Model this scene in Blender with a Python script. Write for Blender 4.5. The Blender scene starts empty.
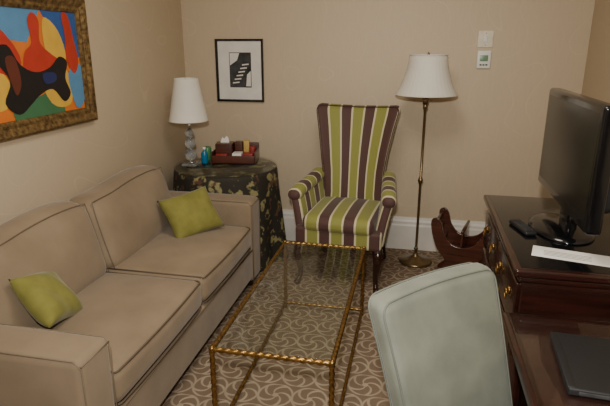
import bpy, bmesh, math, random
from mathutils import Vector, Matrix
random.seed(4)
D=bpy.data; C=bpy.context
def link(o): C.scene.collection.objects.link(o); return o

# ---------------------------------------------------------------- materials
def srgb(r,g,b):
    f=lambda c:(c/255/12.92) if c/255<=0.04045 else ((c/255+0.055)/1.055)**2.4
    return (f(r),f(g),f(b),1)
class NT:
    def __init__(s,name):
        s.m=D.materials.new(name); s.m.use_nodes=True
        s.t=s.m.node_tree; s.n=s.t.nodes; s.b=s.n['Principled BSDF']
    def node(s,t,**k):
        x=s.n.new(t)
        for a,v in k.items(): setattr(x,a,v)
        return x
    def l(s,a,b): s.t.links.new(a,b)
    def math(s,op,a,b=None,c=None,clamp=False):
        x=s.n.new('ShaderNodeMath'); x.operation=op; x.use_clamp=clamp
        for i,v in enumerate((a,b,c)):
            if v is None: continue
            if isinstance(v,(int,float)): x.inputs[i].default_value=v
            else: s.l(v,x.inputs[i])
        return x.outputs[0]
    def mix(s,f,a,b):
        x=s.n.new('ShaderNodeMix'); x.data_type='RGBA'
        if isinstance(f,(int,float)): x.inputs[0].default_value=f
        else: s.l(f,x.inputs[0])
        for i,v in ((6,a),(7,b)):
            if isinstance(v,tuple): x.inputs[i].default_value=v
            else: s.l(v,x.inputs[i])
        return x.outputs[2]
    def noise(s,scale,detail=3,coord='Object',stretch=None):
        tc=s.n.new('ShaderNodeTexCoord'); nz=s.n.new('ShaderNodeTexNoise')
        nz.inputs['Scale'].default_value=scale; nz.inputs['Detail'].default_value=detail
        if stretch:
            mp=s.n.new('ShaderNodeMapping'); mp.inputs['Scale'].default_value=stretch
            s.l(tc.outputs[coord],mp.inputs[0]); s.l(mp.outputs[0],nz.inputs[0])
        else: s.l(tc.outputs[coord],nz.inputs[0])
        return nz.outputs[0]
    def bump(s,h,st=.3,dist=.01):
        b=s.n.new('ShaderNodeBump'); b.inputs['Strength'].default_value=st; b.inputs['Distance'].default_value=dist
        s.l(h,b.inputs['Height']); s.l(b.outputs[0],s.b.inputs['Normal'])
    def p(s,**k):
        for a,v in k.items(): s.b.inputs[a.replace('_',' ')].default_value=v
def simple(name,col,rough=.5,metal=0,col2=None,nscale=30,bump=0,stretch=None,**k):
    m=NT(name); m.p(Roughness=rough,Metallic=metal,**k)
    c2=col2 or tuple(list(x*.85 for x in col[:3])+[1])
    nz=m.noise(nscale,3,stretch=stretch)
    f=m.math('MULTIPLY_ADD',nz,2.2,-.6,clamp=True)
    m.l(m.mix(f,col,c2),m.b.inputs['Base Color'])
    if bump: m.bump(nz,bump,.004)
    return m.m
def velvet(name,c1,c2,sheen=.5,ns=7):
    m=NT(name); m.p(Roughness=.85,Sheen_Weight=sheen,Sheen_Roughness=.4)
    m.b.inputs['Specular IOR Level'].default_value=.2
    n1=m.noise(ns,4); f=m.math('MULTIPLY_ADD',n1,2.2,-.6,clamp=True)
    m.l(m.mix(f,c1,c2),m.b.inputs['Base Color'])
    m.bump(m.noise(260,2),.15,.002)
    return m.m
def wood(name,c1,c2,rough=.25,st=(1,12,12)):
    m=NT(name); m.p(Roughness=rough)
    m.b.inputs['Coat Weight'].default_value=.3
    n1=m.noise(4,5,stretch=st); f=m.math('MULTIPLY_ADD',n1,2.5,-.75,clamp=True)
    m.l(m.mix(f,c1,c2),m.b.inputs['Base Color'])
    return m.m
def stripes():
    m=NT('striped_fabric'); m.p(Roughness=.7,Sheen_Weight=.15)
    a=m.node('ShaderNodeAttribute',attribute_name='su')
    f=m.math('FRACT',m.math('DIVIDE',m.math('ADD',a.outputs['Fac'],10.035),.160))
    r=m.node('ShaderNodeValToRGB'); r.color_ramp.interpolation='CONSTANT'
    e=r.color_ramp.elements
    BR=srgb(76,48,42); CR=srgb(200,190,154); GR=srgb(136,136,62)
    e[0].position=0; e[0].color=BR; e[1].position=.41; e[1].color=CR
    for p,c in ((.49,GR),(.92,CR)):
        x=e.new(p); x.color=c
    m.l(f,r.inputs[0]); m.l(r.outputs[0],m.b.inputs['Base Color'])
    m.bump(m.noise(300,2),.15,.002)
    return m.m
def carpet():
    m=NT('carpet_pattern'); m.p(Roughness=.95)
    m.b.inputs['Specular IOR Level'].default_value=.1
    tc=m.node('ShaderNodeTexCoord'); sp=m.node('ShaderNodeSeparateXYZ'); m.l(tc.outputs['Object'],sp.inputs[0])
    S=1/.165
    x=m.math('MULTIPLY',sp.outputs[0],S); y=m.math('MULTIPLY',sp.outputs[1],S)
    row=m.math('FLOOR',y); off=m.math('MULTIPLY',m.math('MODULO',m.math('ADD',row,100),2),.5)
    x2=m.math('ADD',x,off)
    px=m.math('SUBTRACT',m.math('FRACT',m.math('ADD',x2,100)),.5); py=m.math('SUBTRACT',m.math('FRACT',m.math('ADD',y,100)),.5)
    r=m.math('SQRT',m.math('ADD',m.math('MULTIPLY',px,px),m.math('MULTIPLY',py,py)))
    a=m.math('ARCTAN2',py,px)
    w=m.math('MULTIPLY_ADD',m.math('ABSOLUTE',m.math('SINE',m.math('ADD',m.math('MULTIPLY',a,2.5),m.math('MULTIPLY',r,7.5)))),-4.2,2.0,clamp=True)
    mask=m.math('MULTIPLY_ADD',r,-14,7.6,clamp=True)
    ring=m.math('MULTIPLY_ADD',m.math('ABSOLUTE',m.math('SUBTRACT',r,.5)),-26,1.3,clamp=True)
    dot=m.math('MULTIPLY_ADD',r,-30,3.2,clamp=True)
    line=m.math('MAXIMUM',m.math('MULTIPLY',w,mask),m.math('MAXIMUM',ring,dot))
    nz=m.noise(9,4); line=m.math('MULTIPLY',line,m.math('MULTIPLY_ADD',nz,.8,.35,clamp=True))
    fine=m.noise(220,2)
    base=m.mix(fine,srgb(104,88,73),srgb(134,115,96)); lite=m.mix(fine,srgb(158,141,120),srgb(192,175,151))
    m.l(m.mix(line,base,lite),m.b.inputs['Base Color']); m.bump(fine,.4,.004)
    return m.m
def wallpaper(name,c1,c2):
    m=NT(name); m.p(Roughness=.6)
    tc=m.node('ShaderNodeTexCoord'); nz=m.node('ShaderNodeTexNoise'); nz.inputs['Scale'].default_value=1.6; nz.inputs['Detail'].default_value=1
    m.l(tc.outputs['Object'],nz.inputs[0])
    ri=m.math('ABSOLUTE',m.math('SINE',m.math('MULTIPLY',nz.outputs[0],26)))
    f=m.math('MULTIPLY_ADD',ri,-14,1.0,clamp=True)
    fine=m.noise(150,2,stretch=(1,1,.1))
    base=m.mix(fine,c1,c2)
    lite=tuple(min(1,x*1.18) for x in c1[:3])+(1,)
    m.l(m.mix(m.math('MULTIPLY',f,.4),base,lite),m.b.inputs['Base Color'])
    m.bump(fine,.06,.002)
    return m.m
def floral():
    m=NT('floral_cloth'); m.p(Roughness=.8)
    tc=m.node('ShaderNodeTexCoord')
    vo=m.node('ShaderNodeTexVoronoi'); vo.inputs['Scale'].default_value=11
    nz=m.node('ShaderNodeTexNoise'); nz.inputs['Scale'].default_value=9; nz.inputs['Detail'].default_value=3
    m.l(tc.outputs['Object'],nz.inputs[0])
    ad=m.node('ShaderNodeVectorMath',operation='ADD'); sc=m.node('ShaderNodeVectorMath',operation='SCALE'); sc.inputs['Scale'].default_value=.16
    m.l(nz.outputs['Color'],sc.inputs[0]); m.l(tc.outputs['Object'],ad.inputs[0]); m.l(sc.outputs[0],ad.inputs[1]); m.l(ad.outputs[0],vo.inputs[0])
    f=m.math('MULTIPLY_ADD',vo.outputs['Distance'],-9,4.2,clamp=True)
    g=m.math('MULTIPLY_ADD',m.noise(24,3),12,-5.2,clamp=True)
    c=m.mix(m.math('MULTIPLY',f,g),srgb(40,36,26),srgb(140,132,88))
    g2=m.math('MULTIPLY_ADD',m.noise(14,2),14,-8.6,clamp=True)
    c=m.mix(g2,c,srgb(92,62,46))
    m.l(c,m.b.inputs['Base Color'])
    return m.m
def glass(name,tint=(1,1,1,1),base=.05,edge=.5):
    m=NT(name); t=m.node('ShaderNodeBsdfTransparent'); t.inputs[0].default_value=tint
    g=m.node('ShaderNodeBsdfGlossy'); g.inputs['Roughness'].default_value=.03
    lw=m.node('ShaderNodeLayerWeight'); lw.inputs[0].default_value=.5
    fac=m.math('MULTIPLY_ADD',m.math('POWER',lw.outputs['Facing'],4),edge,base,clamp=True)
    mx=m.node('ShaderNodeMixShader')
    m.l(fac,mx.inputs[0]); m.l(t.outputs[0],mx.inputs[1]); m.l(g.outputs[0],mx.inputs[2])
    out=[n for n in m.n if n.type=='OUTPUT_MATERIAL'][0]; m.l(mx.outputs[0],out.inputs[0])
    return m.m

M=dict(
 wall=wallpaper('wallpaper_beige',srgb(202,185,158),srgb(193,175,149)),
 ceil=simple('ceiling_paint',srgb(225,218,205),.9),
 trim=simple('white_trim_paint',srgb(220,215,205),.4,nscale=5),
 carpet=carpet(),
 sofa=velvet('sofa_velvet',srgb(144,127,104),srgb(126,110,89),.22,5),
 sofap=simple('sofa_piping',srgb(96,81,64),.8),
 sofae=simple('sofa_edge_welt',srgb(120,105,84),.8),
 green=velvet('green_velvet',srgb(136,132,68),srgb(114,111,52),.2,14),
 grey=velvet('grey_velvet',srgb(126,129,116),srgb(104,108,97),.22,9),
 greyp=simple('grey_piping',srgb(104,108,97),.7),
 stripe=stripes(),
 spipe=simple('brown_piping',srgb(70,42,36),.7),
 mahog=wood('mahogany_dark',srgb(50,24,18),srgb(29,14,11),.20),
 desk=wood('desk_wood',srgb(64,40,34),srgb(48,30,26),.12),
 black=simple('black_gloss',srgb(14,14,16),.12,nscale=3),
 blackm=simple('black_matte',srgb(18,18,20),.55,nscale=40,bump=.1),
 screen=simple('tv_screen',srgb(18,19,20),.25,nscale=2),
 gold=simple('antique_gold',srgb(168,130,72),.34,.9,col2=srgb(104,76,38),nscale=60),
 goldf=simple('gilt_frame',srgb(150,122,74),.42,.5,col2=srgb(66,46,28),nscale=45,bump=.8),
 brass=simple('aged_brass',srgb(130,110,80),.3,.85),
 shade=simple('shade_fabric',srgb(228,224,212),.8,nscale=4),
 cryst=simple('crystal_glass',srgb(220,226,230),.03,nscale=2,Transmission_Weight=.85,IOR=1.5),
 chrome=simple('chrome',srgb(200,200,200),.12,1),
 cloth=floral(),
 glass=glass('table_glass',(.95,.975,.96,1),.04,.45),
 deskglass=glass('desk_glass',(.97,.98,.97,1),.06,.6),
 white=simple('white_paper',srgb(232,230,224),.7,nscale=8),
 mat_=simple('mat_board',srgb(226,222,214),.8,nscale=8),
 plastic=simple('white_plastic',srgb(226,226,216),.4,nscale=8),
 lcd=simple('lcd_display',srgb(110,140,110),.3),
 red=simple('red_packaging',srgb(140,36,32),.4), yel=simple('yellow_packaging',srgb(196,164,90),.4),
 teal=simple('teal_plastic',srgb(30,110,150),.2), lgreen=simple('green_wrapper',srgb(70,130,80),.3),
 brn=wood('tray_wood',srgb(88,44,30),srgb(56,28,20),.35), ink=simple('print_grey',srgb(70,70,70),.8,nscale=20,col2=srgb(30,30,30)),
)
# ---------------------------------------------------------------- mesh helpers
def root(name,loc=(0,0,0),rz=0):
    e=D.objects.new(name,None); e.empty_display_size=.1; e.location=loc; e.rotation_euler=(0,0,math.radians(rz)); return link(e)
def mesh(name,vs,fs,mat,parent=None,smooth=True,attr=None,loc=None,rot=None):
    me=D.meshes.new(name); me.from_pydata([tuple(v) for v in vs],[],fs)
    bm=bmesh.new(); bm.from_mesh(me); bmesh.ops.recalc_face_normals(bm,faces=bm.faces); bm.to_mesh(me); bm.free()
    if smooth: me.polygons.foreach_set('use_smooth',[True]*len(me.polygons))
    if attr:
        a=me.attributes.new('su','FLOAT','POINT')
        for i,x in enumerate(attr): a.data[i].value=x
    me.materials.append(mat); o=D.objects.new(name,me)
    if loc: o.location=loc
    if rot: o.rotation_euler=[math.radians(r) for r in rot]
    if parent: o.parent=parent
    return link(o)
def rbox(name,c,s,r,mat,parent=None,n=6,k=3,bulge=(0,0,0),deform=None,su=None,loc=None,rot=None):
    h=[x/2 for x in s]; rr=min(r,min(h)*.98)
    def ax(hh):
        L=[-(hh-rr)-rr*math.tan(math.pi/4*(1-i/k)) for i in range(k+1)]
        mid=[-(hh-rr)+2*(hh-rr)*i/n for i in range(1,n)]
        return L+mid+[-x for x in reversed(L)]
    A=[ax(x) for x in h]; N=[len(a) for a in A]; ids={}; V=[]; SU=[]
    def vid(key):
        if key in ids: return ids[key]
        q=[A[i][key[i]] for i in range(3)]
        inn=[max(-(h[i]-rr),min(h[i]-rr,q[i])) for i in range(3)]
        d=Vector([q[i]-inn[i] for i in range(3)])
        if d.length>1e-9: d=d.normalized()*rr
        p=[inn[i]+d[i] for i in range(3)]
        u=[max(-1,min(1,p[i]/h[i])) for i in range(3)]
        for i in range(3):
            j,l=(i+1)%3,(i+2)%3
            p[i]+=u[i]*bulge[i]*(1-u[j]**2)*(1-u[l]**2)
        p=Vector(p); sv=su(p) if su else 0
        if deform: p=Vector(deform(p))
        V.append(p+Vector(c)); SU.append(sv); ids[key]=len(V)-1; return ids[key]
    F=[]
    for ax_ in range(3):
        j,l=(ax_+1)%3,(ax_+2)%3
        for e in (0,N[ax_]-1):
            for a in range(N[j]-1):
                for b in range(N[l]-1):
                    f=[]
                    for da,db in ((0,0),(1,0),(1,1),(0,1)):
                        key=[0,0,0]; key[ax_]=e; key[j]=a+da; key[l]=b+db; f.append(vid(tuple(key)))
                    F.append(f)
    return mesh(name,V,F,mat,parent,True,SU if su else None,loc,rot)
def box(name,a,b,mat,parent=None,r=.004):
    c=[(a[i]+b[i])/2 for i in range(3)]; s=[abs(b[i]-a[i]) for i in range(3)]
    return rbox(name,c,s,r,mat,parent,n=1,k=2)
def catmull(P,n,closed=False):
    P=[Vector(p) for p in P]; out=[]; m=len(P)
    for i in range(m if closed else m-1):
        g=(lambda j:P[j%m]) if closed else (lambda j:P[max(0,min(m-1,j))])
        a,b,c,d=g(i-1),g(i),g(i+1),g(i+2)
        for t in range(n):
            t/=n; out.append(.5*((2*b)+(c-a)*t+(2*a-5*b+4*c-d)*t*t+(3*b-a-3*c+d)*t**3))
    if not closed: out.append(P[-1].copy())
    return out
def sweep(name,P,R,mat,parent=None,seg=8,closed=False,lobes=0,twist=0,sm=0,flat=(1,1)):
    P=[Vector(p) for p in P]
    if not isinstance(R,(list,tuple)): R=[R]*len(P)
    if sm:
        rv=catmull([(r,0,0) for r in R],sm,closed); P=catmull(P,sm,closed); R=[x[0] for x in rv]
    m=len(P); V=[];F=[]; nrm=None; L=0
    for i in range(m):
        if closed: t=(P[(i+1)%m]-P[i-1]).normalized()
        else: t=(P[min(i+1,m-1)]-P[max(i-1,0)]).normalized()
        if nrm is None:
            nrm=Vector((0,0,1)) if abs(t.z)<.9 else Vector((1,0,0))
        nrm=(nrm-t*nrm.dot(t)).normalized(); bn=t.cross(nrm)
        if i: L+=(P[i]-P[i-1]).length
        for s in range(seg):
            a=2*math.pi*s/seg; rr=R[i]*(1+(.22*math.cos(lobes*(a+twist*L)) if lobes else 0))
            V.append(P[i]+nrm*math.cos(a)*rr*flat[0]+bn*math.sin(a)*rr*flat[1])
    for i in range(m if closed else m-1):
        for s in range(seg):
            F.append((i*seg+s,i*seg+(s+1)%seg,((i+1)%m)*seg+(s+1)%seg,((i+1)%m)*seg+s))
    if not closed: F.append(list(range(seg))); F.append([(m-1)*seg+s for s in range(seg)])
    return mesh(name,V,F,mat,parent)
def rope(name,a,b,mat,parent,r=.011):
    a=Vector(a);b=Vector(b); n=max(8,int((b-a).length/.006))
    return sweep(name,[a.lerp(b,i/n) for i in range(n+1)],r,mat,parent,seg=12,lobes=2,twist=95)
def lathe(name,prof,mat,parent=None,c=(0,0,0),seg=40,fn=None,cap=True,smooth=True):
    V=[];F=[];m=len(prof)
    for r,z in prof:
        for s in range(seg):
            a=2*math.pi*s/seg; p=Vector((r*math.cos(a),r*math.sin(a),z))
            if fn: p=Vector(fn(p,a))
            V.append(p+Vector(c))
    for i in range(m-1):
        for s in range(seg):
            F.append((i*seg+s,i*seg+(s+1)%seg,(i+1)*seg+(s+1)%seg,(i+1)*seg+s))
    if cap: F.append(list(range(seg))); F.append([(m-1)*seg+s for s in range(seg)])
    return mesh(name,V,F,mat,parent,smooth)
def prism(name,pts,mat,parent,th,place,bev=0):
    n=len(pts); V=[place(u,v,0) for u,v in pts]+[place(u,v,th) for u,v in pts]
    F=[list(range(n)),list(range(n,2*n))]+[(i,(i+1)%n,n+(i+1)%n,n+i) for i in range(n)]
    o=mesh(name,V,F,mat,parent,False)
    if bev:
        b=o.modifiers.new('b','BEVEL'); b.width=bev; b.segments=2
    return o
def rrect(w,h,r,y,n=5,m=6):
    P=[]
    for cx,cz,a0 in ((w/2-r,h/2-r,0),(-w/2+r,h/2-r,90),(-w/2+r,-h/2+r,180),(w/2-r,-h/2+r,270)):
        for i in range(n+1):
            a=math.radians(a0+90*i/n); P.append(Vector((cx+r*math.cos(a),y,cz+r*math.sin(a))))
    out=[]
    for i in range(len(P)):
        a,b=P[i],P[(i+1)%len(P)]; k=max(1,int((b-a).length/.03))
        for j in range(k): out.append(a.lerp(b,j/k))
    return out

# ---------------------------------------------------------------- room
XL,XR,YB,YF,H=-1.86,1.14,4.11,-1.3,2.65
def slab(name,a,b,mat): 
    return rbox(name,[(a[i]+b[i])/2 for i in range(3)],[abs(b[i]-a[i]) for i in range(3)],.0005,mat,n=1,k=1)
slab('floor',(XL-.1,YF-.1,-.1),(XR+.1,YB+.1,0),M['carpet'])
slab('ceiling',(XL-.1,YF-.1,H),(XR+.1,YB+.1,H+.1),M['ceil'])
slab('wall_left',(XL-.1,YF-.1,0),(XL,YB+.1,H),M['wall'])
slab('wall_right',(XR,YF-.1,0),(XR+.1,YB+.1,H),M['wall'])
slab('wall_back',(XL,YB,0),(XR,YB+.1,H),M['wall'])
slab('wall_front',(XL,YF-.1,0),(XR,YF,H),M['wall'])
prof=[(0,0),(.022,0),(.022,.2),(.018,.215),(.018,.235),(.010,.25),(.006,.27),(0,.27)]
prism('baseboard_back',prof,M['trim'],None,XR-XL-.0,lambda u,v,w:(XL+w,YB-u,v))
prism('baseboard_left',prof,M['trim'],None,YB-YF,lambda u,v,w:(XL+u,YF+w,v))
prism('baseboard_right',prof,M['trim'],None,YB-YF,lambda u,v,w:(XR-u,YF+w,v))

# ---------------------------------------------------------------- sofa  (faces +X)
so=root('sofa',(-1.42,2.27,0))
sf=M['sofa'];sp=M['sofap'];se=M['sofae']
rbox('base_frame',(.0,0,.19),(.80,1.72,.22),.02,sf,so,n=8)
rbox('front_rail',(.385,0,.20),(.05,1.68,.21),.015,sf,so,n=8)
rbox('back_frame',(-.335,0,.44),(.13,1.98,.72),.04,sf,so,n=8)
for i,sg in enumerate((-1,1)):
    rbox('arm_%d'%(i+1),(0.01,sg*.91,.35),(.82,.175,.56),.03,sf,so,n=8,bulge=(0,.006,.012))
    for y in (-.08,.08):
        P=[(.418,sg*.91+y,.085),(.418,sg*.91+y,.60),(.39,sg*.91+y,.626),(-.30,sg*.91+y,.626)]
        sweep('arm_piping',P,.003,se,so,seg=6)
    sweep('arm_piping_h',[(.418,sg*.91-.08,.61),(.418,sg*.91+.08,.61)],.003,se,so,seg=6)
    rbox('seat_cushion_%d'%(i+1),(.10,sg*.413,.395),(.64,.815,.155),.045,sf,so,n=10,bulge=(.012,0,.03))
    for z in (.462,.325):
        P=[(.405,sg*.413-.39,z),(.412,sg*.413-.38,z)]+[(.414+.010*(1-(t*2-1)**2),sg*.413-.37+.74*t,z) for t in [j/8 for j in range(9)]]+[(.412,sg*.413+.38,z),(.405,sg*.413+.39,z)]
        sweep('seat_piping',P,.004,sp,so,seg=6)
    for e in (-.39,.39):
        sweep('seat_piping_side',[(.40,sg*.413+e,.466),(-.15,sg*.413+e,.468)],.004,sp,so,seg=6)
    def df(p):
        t=(p.z+.2)/.4
        return (p.x-.10*t,p.y,p.z+.012*math.sin(p.y*7))
    rbox('back_cushion_%d'%(i+1),(-.165,sg*.413,.645),(.19,.815,.40),.07,sf,so,n=10,bulge=(.045,0,.02),deform=df)
    P=[df(Vector((.085,y,z))) for y,z in [(-.385,-.17),(-.39,0),(-.385,.17),(-.36,.19),(-.2,.198),(0,.205),(.2,.198),(.36,.19),(.385,.17),(.39,0),(.385,-.17)]]
    sweep('back_piping',[(x-.168,y+sg*.413,z+.643) for x,y,z in P],.0025,se,so,seg=6,sm=3)
sweep('base_piping',[(.413,-.83,.30),(.413,.83,.30)],.003,se,so,seg=6)
for x in (-.33,.36):
    for y in (-.92,.92):
        lathe('leg',[(.018,0),(.03,.085)],M['mahog'],so,(x,y,0),16)
def pillow(name,loc,rot,w,h,t,mat):
    n=22; V=[];F=[]
    for s in (1,-1):
        for i in range(n+1):
            for j in range(n+1):
                u=2*i/n-1; v=2*j/n-1
                x=u*w/2*(1-.07*(1-v*v)); y=v*h/2*(1-.07*(1-u*u))
                z=s*t/2*max(0,(1-u**4)*(1-v**4))**.55*(1+.08*math.sin(5*u+3*v))
                V.append((x,y,z))
    m=(n+1)**2
    for s in range(2):
        for i in range(n):
            for j in range(n):
                a=s*m+i*(n+1)+j; F.append((a,a+1,a+n+2,a+n+1))
    o=mesh(name,V,F,mat,None,loc=loc)
    bm=bmesh.new(); bm.from_mesh(o.data); bmesh.ops.remove_doubles(bm,verts=bm.verts,dist=1e-5); bmesh.ops.recalc_face_normals(bm,faces=bm.faces); bm.to_mesh(o.data); bm.free()
    o.rotation_euler=rot
    return o
def orient(normal,up,roll=0):
    n=Vector(normal).normalized(); u=Vector(up); u=(u-n*u.dot(n)).normalized(); r=u.cross(n)
    return (Matrix((r,u,n)).transposed()@Matrix.Rotation(math.radians(roll),3,'Z')).to_euler()
pillow('throw_pillow',(-1.315,2.87,.605),orient((.62,-.55,.62),(0,0,1),8),.34,.29,.11,M['green'])
pillow('throw_pillow',(-1.445,1.71,.60),orient((.7,.30,.65),(0,0,1),-22),.28,.25,.11,M['green'])

# ---------------------------------------------------------------- coffee table
ct=root('coffee_table',(-.497,2.32,0)); g=M['gold']; hx,hy=.242,.602
for z,nm in ((.44,'top_rail'),(.035,'floor_rail')):
    for k_,(a,b) in enumerate((((-hx,-hy),(hx,-hy)),((hx,-hy),(hx,hy)),((hx,hy),(-hx,hy)),((-hx,hy),(-hx,-hy)))):
        if z<.1 and k_==0: continue
        rope('%s_%d'%(nm,k_+1),(a[0],a[1],z),(b[0],b[1],z),g,ct,.0105 if z>.1 else .008)
for k_,(x,y) in enumerate(((-hx,-hy),(hx,-hy),(hx,hy),(-hx,hy))):
    rope('leg_%d'%(k_+1),(x,y,0),(x,y,.44),g,ct,.0105)
    lathe('corner_ball',[(.001,-.014),(.010,-.009),(.014,0),(.010,.009),(.001,.014)],g,ct,(x,y,.443),14)
box('glass_top',(-hx+.006,-hy+.006,.440),(hx-.006,hy-.006,.450),M['glass'],ct,.002)

# ---------------------------------------------------------------- armchair
ac=root('armchair',(-.44,3.53,0),-5); st=M['stripe']; mh=M['mahog']
def wprof(t):
    K=[(0,.235),(.2,.222),(.4,.228),(.6,.25),(.8,.28),(.93,.305),(1,.312)]
    for (a,x),(b,y) in zip(K,K[1:]):
        if t<=b: 
            f=(t-a)/(b-a); return x+(y-x)*f
    return K[-1][1]
def dback(p):
    s=p.x/.3; t=(p.z+.39)/.78
    wg=.075*abs(s)**2.6*min(1,max(0,(t-.05)*2))
    return (s*wprof(max(0,min(1,t))), p.y+.13*t*t+.03*t-wg, p.z+(.018*s*s-.006)*max(0,t-.6)*2.5)
rbox('backrest',(0,.235,.79),(.6,.085,.78),.04,st,ac,n=30,k=3,deform=dback,su=lambda p:p.x*.95)
P=[dback(Vector(q)) for q in rrect(.585,.765,.04,-.036)]
sweep('back_piping',[Vector(q)+Vector((0,.235,.79)) for q in P],.004,M['spipe'],ac,seg=6,closed=True)
rbox('seat_base',(0,-.02,.365),(.59,.54,.13),.025,st,ac,n=10,su=lambda p:p.x*.95,deform=lambda p:(p.x*(1-.08*(p.y+.27)/.54),p.y,p.z))
rbox('seat_cushion',(0,-.035,.455),(.49,.54,.11),.045,st,ac,n=10,bulge=(0,.01,.022),su=lambda p:p.x*.95)
for i,sg in enumerate((-1,1)):
    def da(p,sg=sg):
        t=(p.z+.17)/.34; f=(.25-p.y)/.5
        return (p.x+sg*(.03*t*t+.035*f*t-.035*(1-f)), p.y+.05*t*max(0,f-.6)*2, p.z+.05*(1-f)**2*t)
    rbox('arm_%d'%(i+1),(sg*.265,.0,.47),(.075,.50,.34),.035,st,ac,n=10,deform=da,su=lambda p:p.y*.95+.02)
    def dr(p,sg=sg):
        f=(.24-p.y)/.48
        return (p.x+sg*(.035*f-.035*(1-f)), p.y, p.z+.055*(1-f)**2-.02*max(0,f-.75)*4)
    rbox('arm_roll_%d'%(i+1),(sg*.29,.01,.64),(.10,.48,.085),.042,st,ac,n=10,deform=dr,su=lambda p:p.y*.95)
    sweep('front_leg_%d'%(i+1),[(sg*.25,-.22,.33),(sg*.275,-.262,.26),(sg*.27,-.268,.18),(sg*.262,-.255,.10),(sg*.268,-.268,.045),(sg*.28,-.30,.016)],[.034,.036,.026,.018,.017,.024],mh,ac,seg=12,sm=5)
    sweep('back_leg_%d'%(i+1),[(sg*.22,.22,.33),(sg*.225,.25,.18),(sg*.235,.32,.02)],[.026,.022,.02],mh,ac,seg=10,sm=4)
box('seat_rail',(-.26,-.25,.285),(.26,.2,.32),mh,ac,.01)

# ---------------------------------------------------------------- floor lamp
fl=root('floor_lamp',(.062,3.842,0)); br=M['brass']
lathe('base',[(.001,0),(.125,0),(.125,.012),(.115,.02),(.075,.028),(.04,.045),(.022,.055),(.018,.075),(.001,.075)],br,fl)
lathe('pole',[(.009,.06),(.011,.10),(.018,.11),(.011,.12),(.009,.13),(.009,.62),(.016,.63),(.019,.645),(.016,.66),(.009,.67),(.009,1.16),(.016,1.17),(.016,1.20),(.006,1.21),(.006,1.50)],br,fl,seg=20)
lathe('socket',[(.018,1.20),(.022,1.22),(.022,1.28),(.012,1.29)],br,fl,seg=20)
sh=[(.212,1.268),(.205,1.278),(.183,1.32),(.160,1.38),(.142,1.44),(.132,1.495),(.128,1.535)]
def pleat(p,a): 
    k=1+.004*math.cos(a*36); return (p.x*k,p.y*k,p.z)
o=lathe('shade',sh,M['shade'],fl,seg=144,fn=pleat,cap=False); m_=o.modifiers.new('s','SOLIDIFY'); m_.thickness=.003
for z,r in ((1.268,.213),(1.535,.129)):
    sweep('shade_trim',[(r*math.cos(a*math.pi/24),r*math.sin(a*math.pi/24),z) for a in range(48)],.004,M['shade'],fl,seg=6,closed=True)
for a in (0,120,240):
    a=math.radians(a); sweep('shade_spider',[(0,0,1.51),(.127*math.cos(a),.127*math.sin(a),1.53)],.002,br,fl,seg=6)
lathe('finial',[(.001,1.50),(.008,1.505),(.005,1.52),(.010,1.54),(.001,1.555)],br,fl,seg=16)

# ---------------------------------------------------------------- side table with cloth
st_c=(-1.39,3.70,0); tb=root('side_table',st_c)
def clampw(p,a=0):
    x=max(p[0],XL+.03-st_c[0]); y=min(p[1],YB-.03-st_c[1]); y=max(y,3.30-st_c[1]) if x<(-.95-st_c[0]) else y
    return (x,y,p[2])
def foldf(p,a):
    t=max(0,(.715-p.z)/.715); k=1+t*(.07*math.sin(a*7+1)+.035*math.sin(a*13+2))
    return clampw((p.x*k,p.y*k,p.z))
rT=.385
lathe('cloth',[(.001,.72),(.2,.72),(rT-.01,.72),(rT,.714),(rT+.005,.69),(rT+.012,.6),(rT+.02,.5),(rT+.03,.4),(rT+.04,.25),(rT+.05,.1),(rT+.055,.004)],M['cloth'],tb,seg=140,fn=foldf,cap=False)
lathe('glass_top',[(.001,.7215),(rT,.7215),(rT+.003,.726),(rT,.730),(.001,.730)],M['glass'],tb,seg=72,fn=clampw)

# table lamp
tl=root('table_lamp',(-1.635,3.62,.731))
box('foot',(-.055,-.055,0),(.055,.055,.022),M['cryst'],tl,.006)
lathe('foot_ring',[(.035,.022),(.035,.03),(.015,.036)],M['chrome'],tl,seg=24)
def ball(nm,z,r): lathe(nm,[(max(.001,r*math.sin(math.pi*i/14)),z-r*math.cos(math.pi*i/14)) for i in range(15)],M['cryst'],tl,seg=20)
ball('ball_1',.080,.046); lathe('ring_1',[(.02,.122),(.02,.130)],M['chrome'],tl,seg=20)
ball('ball_2',.168,.040); lathe('ring_2',[(.018,.204),(.018,.212)],M['chrome'],tl,seg=20)
ball('ball_3',.242,.032)
lathe('stem',[(.012,.272),(.014,.29),(.012,.34),(.004,.345),(.004,.635)],M['chrome'],tl,seg=16)
o=lathe('shade',[(.144,.335),(.142,.34),(.124,.43),(.106,.53),(.088,.625),(.086,.640)],M['shade'],tl,seg=48,cap=False); o.modifiers.new('s','SOLIDIFY').thickness=.003
for a in (0,120,240):
    a=math.radians(a); sweep('shade_spider',[(0,0,.63),(.086*math.cos(a),.086*math.sin(a),.635)],.002,M['chrome'],tl,seg=6)

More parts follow.
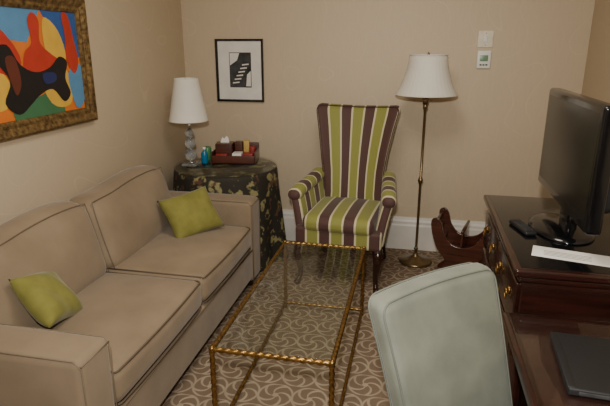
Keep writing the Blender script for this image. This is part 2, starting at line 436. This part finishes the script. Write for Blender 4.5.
# snacks tray
tr=root('snack_tray',(-1.36,3.84,.731),8)
box('tray_bottom',(-.17,-.11,0),(.17,.11,.01),M['brn'],tr)
for nm,a,b in (('side_1',(-.17,-.11,0),(.17,-.10,.06)),('side_2',(-.17,.10,0),(.17,.11,.13)),('side_3',(-.17,-.11,0),(-.16,.11,.085)),('side_4',(.16,-.11,0),(.17,.11,.085))):
    box(nm,a,b,M['brn'],tr,.003)
box('tissue_box',(-.15,-.04,.011),(-.02,.09,.14),M['brn'],tr,.006)
prism('tissue',[(-.035,0),(-.022,.04),(-.005,.03),(.014,.052),(.026,.034),(.035,0)],M['white'],tr,.005,lambda u,v,w:(-.085+u,.02+w+v*.3,.138+v))
box('snack_box',(-.01,.02,.011),(.05,.09,.145),M['brn'],tr,.004)
box('snack_card',(.055,.05,.011),(.10,.09,.15),M['yel'],tr,.004)
box('snack_bag',(.105,.01,.011),(.15,.09,.11),M['red'],tr,.012)
box('cup_stack',(-.14,-.09,.011),(-.05,-.05,.07),M['red'],tr,.008)
box('notepad',(-.01,-.09,.011),(.06,-.0,.075),M['white'],tr,.003)
box('snack_bar',(.07,-.09,.011),(.15,-.01,.075),M['red'],tr,.006)
bt=root('water_bottle',(-1.56,3.70,.731))
lathe('body',[(.001,0),(.024,.0),(.026,.01),(.026,.07),(.022,.085),(.010,.10),(.010,.115),(.001,.115)],M['teal'],bt,seg=20)
lathe('cap',[(.012,.108),(.012,.126),(.001,.126)],M['white'],bt,seg=16)
bt=root('drink_can',(-1.575,3.80,.731))
lathe('body',[(.001,0),(.026,.0),(.03,.008),(.03,.10),(.025,.112),(.001,.112)],M['lgreen'],bt,seg=20)

# ---------------------------------------------------------------- framed painting (left wall)
pa=root('framed_painting',(XL,2.30,1.512)); W,Hh=.95,.66
pr=[(0,0),(.035,0),(.045,.012),(.038,.03),(.028,.045),(.03,.06),(.022,.075),(0,.08)]
def frame(parent,W,H,pr,mat,axis):
    cs=[(-W/2,-H/2,1,1),(W/2,-H/2,-1,1),(W/2,H/2,-1,-1),(-W/2,H/2,1,-1)]; V=[];n=len(pr)
    for cx,cz,sx,sz in cs:
        for o_,i_ in pr: V.append(axis(cx+sx*i_,o_,cz+sz*i_))
    F=[(k*n+j,k*n+(j+1)%n,((k+1)%4)*n+(j+1)%n,((k+1)%4)*n+j) for k in range(4) for j in range(n)]
    return mesh('frame',V,F,mat,parent,False)
frame(pa,W,Hh,pr,M['goldf'],lambda a,o_,z:(o_+.001,a,z))
def pm(nm,c): return simple('paint_'+nm,srgb(*c),.55,nscale=14,bump=.3)
pc={k_:pm(k_,v) for k_,v in dict(blue=(44,86,148),lblue=(86,138,178),red=(182,52,34),orange=(214,116,40),yellow=(216,172,64),green=(62,112,74),black=(22,18,20),brown=(96,44,30),navy=(30,40,90)).items()}
prism('canvas',[(-.41,-.26),(.41,-.26),(.41,.26),(-.41,.26)],pc['orange'],pa,.01,lambda u,v,w:(w+.004,u,v))
lay=[0]
def patch(c,pts,sm=4):
    lay[0]+=1; P=catmull([(a,b,0) for a,b in pts],sm,True) if sm else [Vector((a,b,0)) for a,b in pts]
    P=[(max(-.405,min(.405,p.x)),max(-.255,min(.255,p.y))) for p in P]
    z=.0142+.0004*lay[0]
    prism('paint_%d'%lay[0],P,pc[c],pa,.0004,lambda u,v,w:(z+w,u,v))
patch('lblue',[(-.41,.26),(.12,.26),(.0,.1),(-.2,.12),(-.41,.16)],0)
patch('blue',[(.12,.26),(.41,.26),(.41,.02),(.25,.06)],0)
patch('red',[(-.41,.16),(-.2,.18),(-.06,.04),(-.12,-.04),(-.41,-.02)],3)
patch('yellow',[(.14,.22),(.24,.16),(.28,.02),(.16,.0),(.12,.1)])
patch('yellow',[(-.30,-.06),(-.18,-.04),(-.14,-.16),(-.26,-.2)])
patch('green',[(-.12,-.14),(.02,-.16),(.14,-.14),(.22,-.26),(.0,-.26),(-.15,-.26)],3)
patch('yellow',[(.05,-.02),(.22,.0),(.3,-.1),(.27,-.22),(.12,-.2)])
patch('lblue',[(.28,-.06),(.40,-.02),(.40,-.20),(.32,-.24)])
patch('red',[(.02,.2),(.06,.24),(.10,.2),(.09,.1),(.17,.04),(.24,.0),(.22,-.06),(.10,-.10),(-.04,-.06),(-.03,.05),(.03,.1)])
patch('red',[(.28,.24),(.33,.24),(.36,.12),(.38,.0),(.33,-.06),(.28,.02),(.29,.14)])
patch('black',[(-.24,.05),(-.14,.09),(-.07,.0),(.03,-.04),(.14,-.02),(.22,.03),(.28,.0),(.25,-.08),(.28,-.16),(.22,-.20),(.14,-.13),(.04,-.15),(-.03,-.19),(-.12,-.23),(-.20,-.17),(-.15,-.07)])
patch('brown',[(-.16,.03),(-.10,.03),(-.08,-.08),(-.12,-.14),(-.15,-.06)])
patch('navy',[(.08,-.05),(.17,-.05),(.17,-.09),(.09,-.10)])

# framed photograph (back wall)
fp=root('framed_photograph',(-1.39,YB,1.404)); 
frame(fp,.392,.484,[(0,0),(.02,0),(.02,.014),(.012,.018),(0,.018)],M['black'],lambda a,o_,z:(a,-o_-.001,z))
prism('mat_board',[(-.185,-.23),(.185,-.23),(.185,.23),(-.185,.23)],M['mat_'],fp,.006,lambda u,v,w:(u,-.002-w,v))
prism('print',[(-.085,-.13),(.095,-.13),(.095,.14),(-.085,.14)],M['ink'],fp,.001,lambda u,v,w:(u,-.0085-w,v))
for i in range(6):
    z=-.10+i*.028; x=-.06+i*.016
    prism('stair_%d'%i,[(x,z),(x+.055,z+.006),(x+.055,z+.016),(x,z+.010)],M['mat_'],fp,.0008,lambda u,v,w:(u,-.0098-w,v))
prism('sky_patch',[(-.08,.04),(-.02,.08),(.0,.135),(-.08,.135)],M['mat_'],fp,.0008,lambda u,v,w:(u,-.0098-w,v))
prism('wall_patch',[(.05,-.12),(.09,-.12),(.09,.0),(.06,-.03)],M['mat_'],fp,.0008,lambda u,v,w:(u,-.0098-w,v))

# thermostat + switch
th=root('thermostat',(.455,YB,1.50))
rbox('housing',(0,-.011,0),(.095,.022,.125),.006,M['plastic'],th,n=2)
box('display',(-.028,-.0245,-.012),(.028,-.022,.03),M['lcd'],th,.001)
for i in (-1,0,1): box('button_%d'%(i+2),(i*.02-.007,-.025,-.042),(i*.02+.007,-.022,-.032),M['blackm'],th,.001)
sw=root('light_switch',(.455,YB,1.64))
rbox('plate',(0,-.005,0),(.105,.010,.115),.004,simple('switch_plate',srgb(224,214,192),.5),sw,n=2); box('toggle',(-.012,-.016,-.022),(.012,-.009,.022),M['plastic'],sw,.002)
for z in (-.04,.04): lathe('screw',[(.001,-.012),(.004,-.0115),(.004,-.009)],M['chrome'],sw,seg=10,fn=lambda p,a:(p.x,p.z,p.y+z))

# ---------------------------------------------------------------- magazine rack
mr=root('magazine_rack',(.385,3.60,0),-14)
end=[(-.21,.45),(-.17,.47),(-.14,.43),(-.12,.36),(-.07,.30),(0,.28),(.07,.30),(.12,.36),(.14,.43),(.17,.47),(.21,.45),(.20,.36),(.16,.25),(.10,.17),(.14,.08),(.19,.03),(.19,0),(.15,0),(.09,.06),(.04,.11),(0,.12),(-.04,.11),(-.09,.06),(-.15,0),(-.19,0),(-.19,.03),(-.14,.08),(-.10,.17),(-.16,.25),(-.20,.36)]
P=[(p.x,p.y) for p in catmull([(a,b,0) for a,b in end],3,True)]
rw=wood('rack_wood',srgb(80,42,30),srgb(50,26,20),.25)
for i,y in enumerate((-.14,.12)):
    prism('end_panel_%d'%(i+1),P,rw,mr,.02,lambda u,v,w:(u,y+w,v),.003)
for sg in (-1,1):
    for k_,(x,z) in enumerate(((.06,.15),(.10,.21),(.145,.28),(.175,.36),(.185,.43))):
        box('slat',(sg*x-.008,-.13,z-.016),(sg*x+.008,.13,z+.016),rw,mr,.004)
box('bottom_board',(-.06,-.13,.12),(.06,.13,.135),rw,mr,.004)
box('divider',(-.006,-.13,.13),(.006,.13,.38),rw,mr,.004)
lathe('handle',[(.01,-.15),(.012,0),(.01,.15)],rw,mr,seg=12,fn=lambda p,a:(p.x,p.z*.87,p.y+.39))

# ---------------------------------------------------------------- credenza (faces -X)
cr=root('credenza',(.755,2.295,0))
box('carcass',(-.35,-.465,.09),(.37,.465,.815),mh,cr,.006)
rbox('top',(0.0,0,.835),(.765,.99,.03),.010,M['mahog'],cr,n=2)
box('top_inlay',(-.36,-.47,.8495),(.37,.47,.8515),M['black'],cr,.001)
box('plinth',(-.36,-.475,.0),(.37,.475,.10),mh,cr,.012)
box('top_mould',(-.365,-.48,.795),(.375,.48,.82),mh,cr,.008)
for r_,(z0,z1) in enumerate(((.12,.34),(.36,.57),(.59,.78))):
    for c_,(y0,y1) in enumerate(((-.45,-.01),(.01,.45))):
        box('drawer_%d_%d'%(r_+1,c_+1),(-.366,y0,z0),(-.345,y1,z1),mh,cr,.006)
        zc=(z0+z1)/2+.02
        for yc in (y0+.10,y1-.10):
            lathe('handle_plate',[(.001,0),(.016,0),(.018,.003),(.010,.008),(.001,.010)],g,cr,seg=16,fn=lambda p,a:(-.366-p.z,yc+p.x,zc+p.y))
            sweep('handle_ring',[(-.379,yc+.016*math.sin(t*math.pi/8),zc-.014+.020*math.cos(t*math.pi/8)) for t in range(16)],.003,g,cr,seg=6,closed=True)
# ---------------------------------------------------------------- television
tv=root('television',(.63,2.285,.852))
rbox('bezel',(0,0,.333),(.055,.79,.45),.014,M['black'],tv,n=2)
box('screen',(-.0285,-.368,.148),(-.0265,.368,.528),M['screen'],tv,.001)
rbox('rear_housing',(.055,0,.32),(.07,.62,.32),.03,M['blackm'],tv,n=3)
rbox('neck',(.025,0,.065),(.04,.14,.11),.012,M['black'],tv,n=2)
lathe('stand_base',[(.001,0),(.20,0),(.20,.008),(.17,.016),(.05,.026),(.001,.028)],M['black'],tv,seg=48,fn=lambda p,a:(p.x*.62,p.y*1.0,p.z))
rc=root('remote_control',(.47,2.24,.852),14)
rbox('body',(0,0,.010),(.05,.17,.018),.007,M['blackm'],rc,n=2)
for i in range(5):
    for j in range(3): box('button',(-.017+j*.013,-.06+i*.022,.018),(-.009+j*.013,-.052+i*.022,.021),M['ink'],rc,.001)
pp=root('paper_sheet',(.60,1.965,.852),-14)
box('sheet',(-.14,-.055,0),(.14,.055,.0015),M['white'],pp,.0005)
for i in range(4): box('text_line',(-.10,-.03+i*.014,.0015),(.06,-.027+i*.014,.0018),M['ink'],pp,.0001)

# ---------------------------------------------------------------- desk
dk=root('desk',(.725,1.07,0)); dw=M['desk']
rbox('top',(0,0,.722),(.80,1.26,.032),.010,mh,dk,n=2)
box('top_panel',(-.37,-.60,.7375),(.375,.60,.740),dw,dk,.001)
box('top_glass',(-.385,-.615,.7405),(.385,.615,.7445),M['deskglass'],dk,.001)
box('apron_front',(-.36,-.59,.62),(-.335,.59,.708),mh,dk,.004)
box('apron_back',(.345,-.59,.62),(.37,.59,.708),mh,dk,.004)
for s_ in (-1,1): box('apron_side',(-.35,s_*.58-.012,.62),(.36,s_*.58+.012,.708),mh,dk,.004)
for x_ in (-.345,.355):
    for y_ in (-.575,.575):
        sweep('leg',[(x_,y_,.71),(x_,y_,.60),(x_,y_,.55),(x_,y_,.1),(x_,y_,.0)],[.030,.030,.026,.018,.016],mh,dk,seg=16)
nb=root('black_folder',(.60,1.385,.7455),-4)
rbox('cover',(0,0,.011),(.34,.29,.022),.006,M['blackm'],nb,n=2)
box('spine',(-.172,-.14,.004),(-.150,.14,.0235),M['blackm'],nb,.003)
box('pages',(-.145,-.148,.006),(.165,-.13,.016),M['ink'],nb,.002)

# ---------------------------------------------------------------- desk chair (grey velvet)
dc=root('desk_chair',(.250,1.255,0),45); gv=M['grey']
def dcb(p):
    t=max(0,(p.z+.27)/.54); s=p.x/.23
    return (s*(.205+.026*t**1.5), p.y+.14*t+.03*t*t-.012*s*s, p.z-.008*s*s*max(0,t-.5)*2-.01)
B=Vector((0,.085,.70))
rbox('backrest',B,(.46,.075,.54),.028,gv,dc,n=14,k=3,deform=dcb,bulge=(0,.008,0))
for nm,w_,h_,y_ in (('piping_front',.45,.53,-.031),('piping_rear',.45,.53,.031)):
    sweep(nm,[Vector(dcb(q))+B for q in rrect(w_,h_,.035,y_)],.003,M['greyp'],dc,seg=6,closed=True)
rbox('seat',(0,-.16,.435),(.48,.46,.10),.04,gv,dc,n=10,bulge=(0,0,.02))
rbox('seat_rail',(0,-.16,.375),(.44,.42,.05),.015,mh,dc,n=2)
for sx in (-1,1):
    sweep('front_leg',[(sx*.2,-.34,.37),(sx*.2,-.34,.0)],[.022,.014],mh,dc,seg=12)
    sweep('rear_leg',[(sx*.19,.03,.38),(sx*.19,.06,.2),(sx*.19,.12,.0)],[.022,.019,.015],mh,dc,seg=12,sm=3)
    box('back_strut',(sx*.15-.02,.03,.38),(sx*.15+.02,.09,.48),gv,dc,.01)

# ---------------------------------------------------------------- lights
def area(name,loc,target,size,power,col):
    l=D.lights.new(name,'AREA'); l.shape='DISK'; l.size=size; l.energy=power; l.color=col
    o=D.objects.new(name,l); o.location=loc; o.rotation_euler=(Vector(target)-Vector(loc)).to_track_quat('-Z','Y').to_euler(); return link(o)
area('camera_flash',(-.05,.0,1.86),(-.3,3.6,1.1),.08,53,(1,.96,.90))
area('ceiling_fill',(-.3,2.0,2.6),(-.3,2.2,0),.8,24,(1,.92,.79))  # soft area fill added below the ceiling, no actual fixture
w=D.worlds.new('room_world'); C.scene.world=w; w.use_nodes=True
w.node_tree.nodes['Background'].inputs[0].default_value=(.9,.85,.75,1); w.node_tree.nodes['Background'].inputs[1].default_value=.2

# ---------------------------------------------------------------- camera
cd=D.cameras.new('camera'); cam=D.objects.new('camera',cd); link(cam)
cam.location=(0,0,1.6); cam.rotation_euler=(math.radians(90-16.75),0,math.radians(11.85))
cd.sensor_width=36; cd.lens=525/610*36; cd.clip_start=.02
C.scene.camera=cam
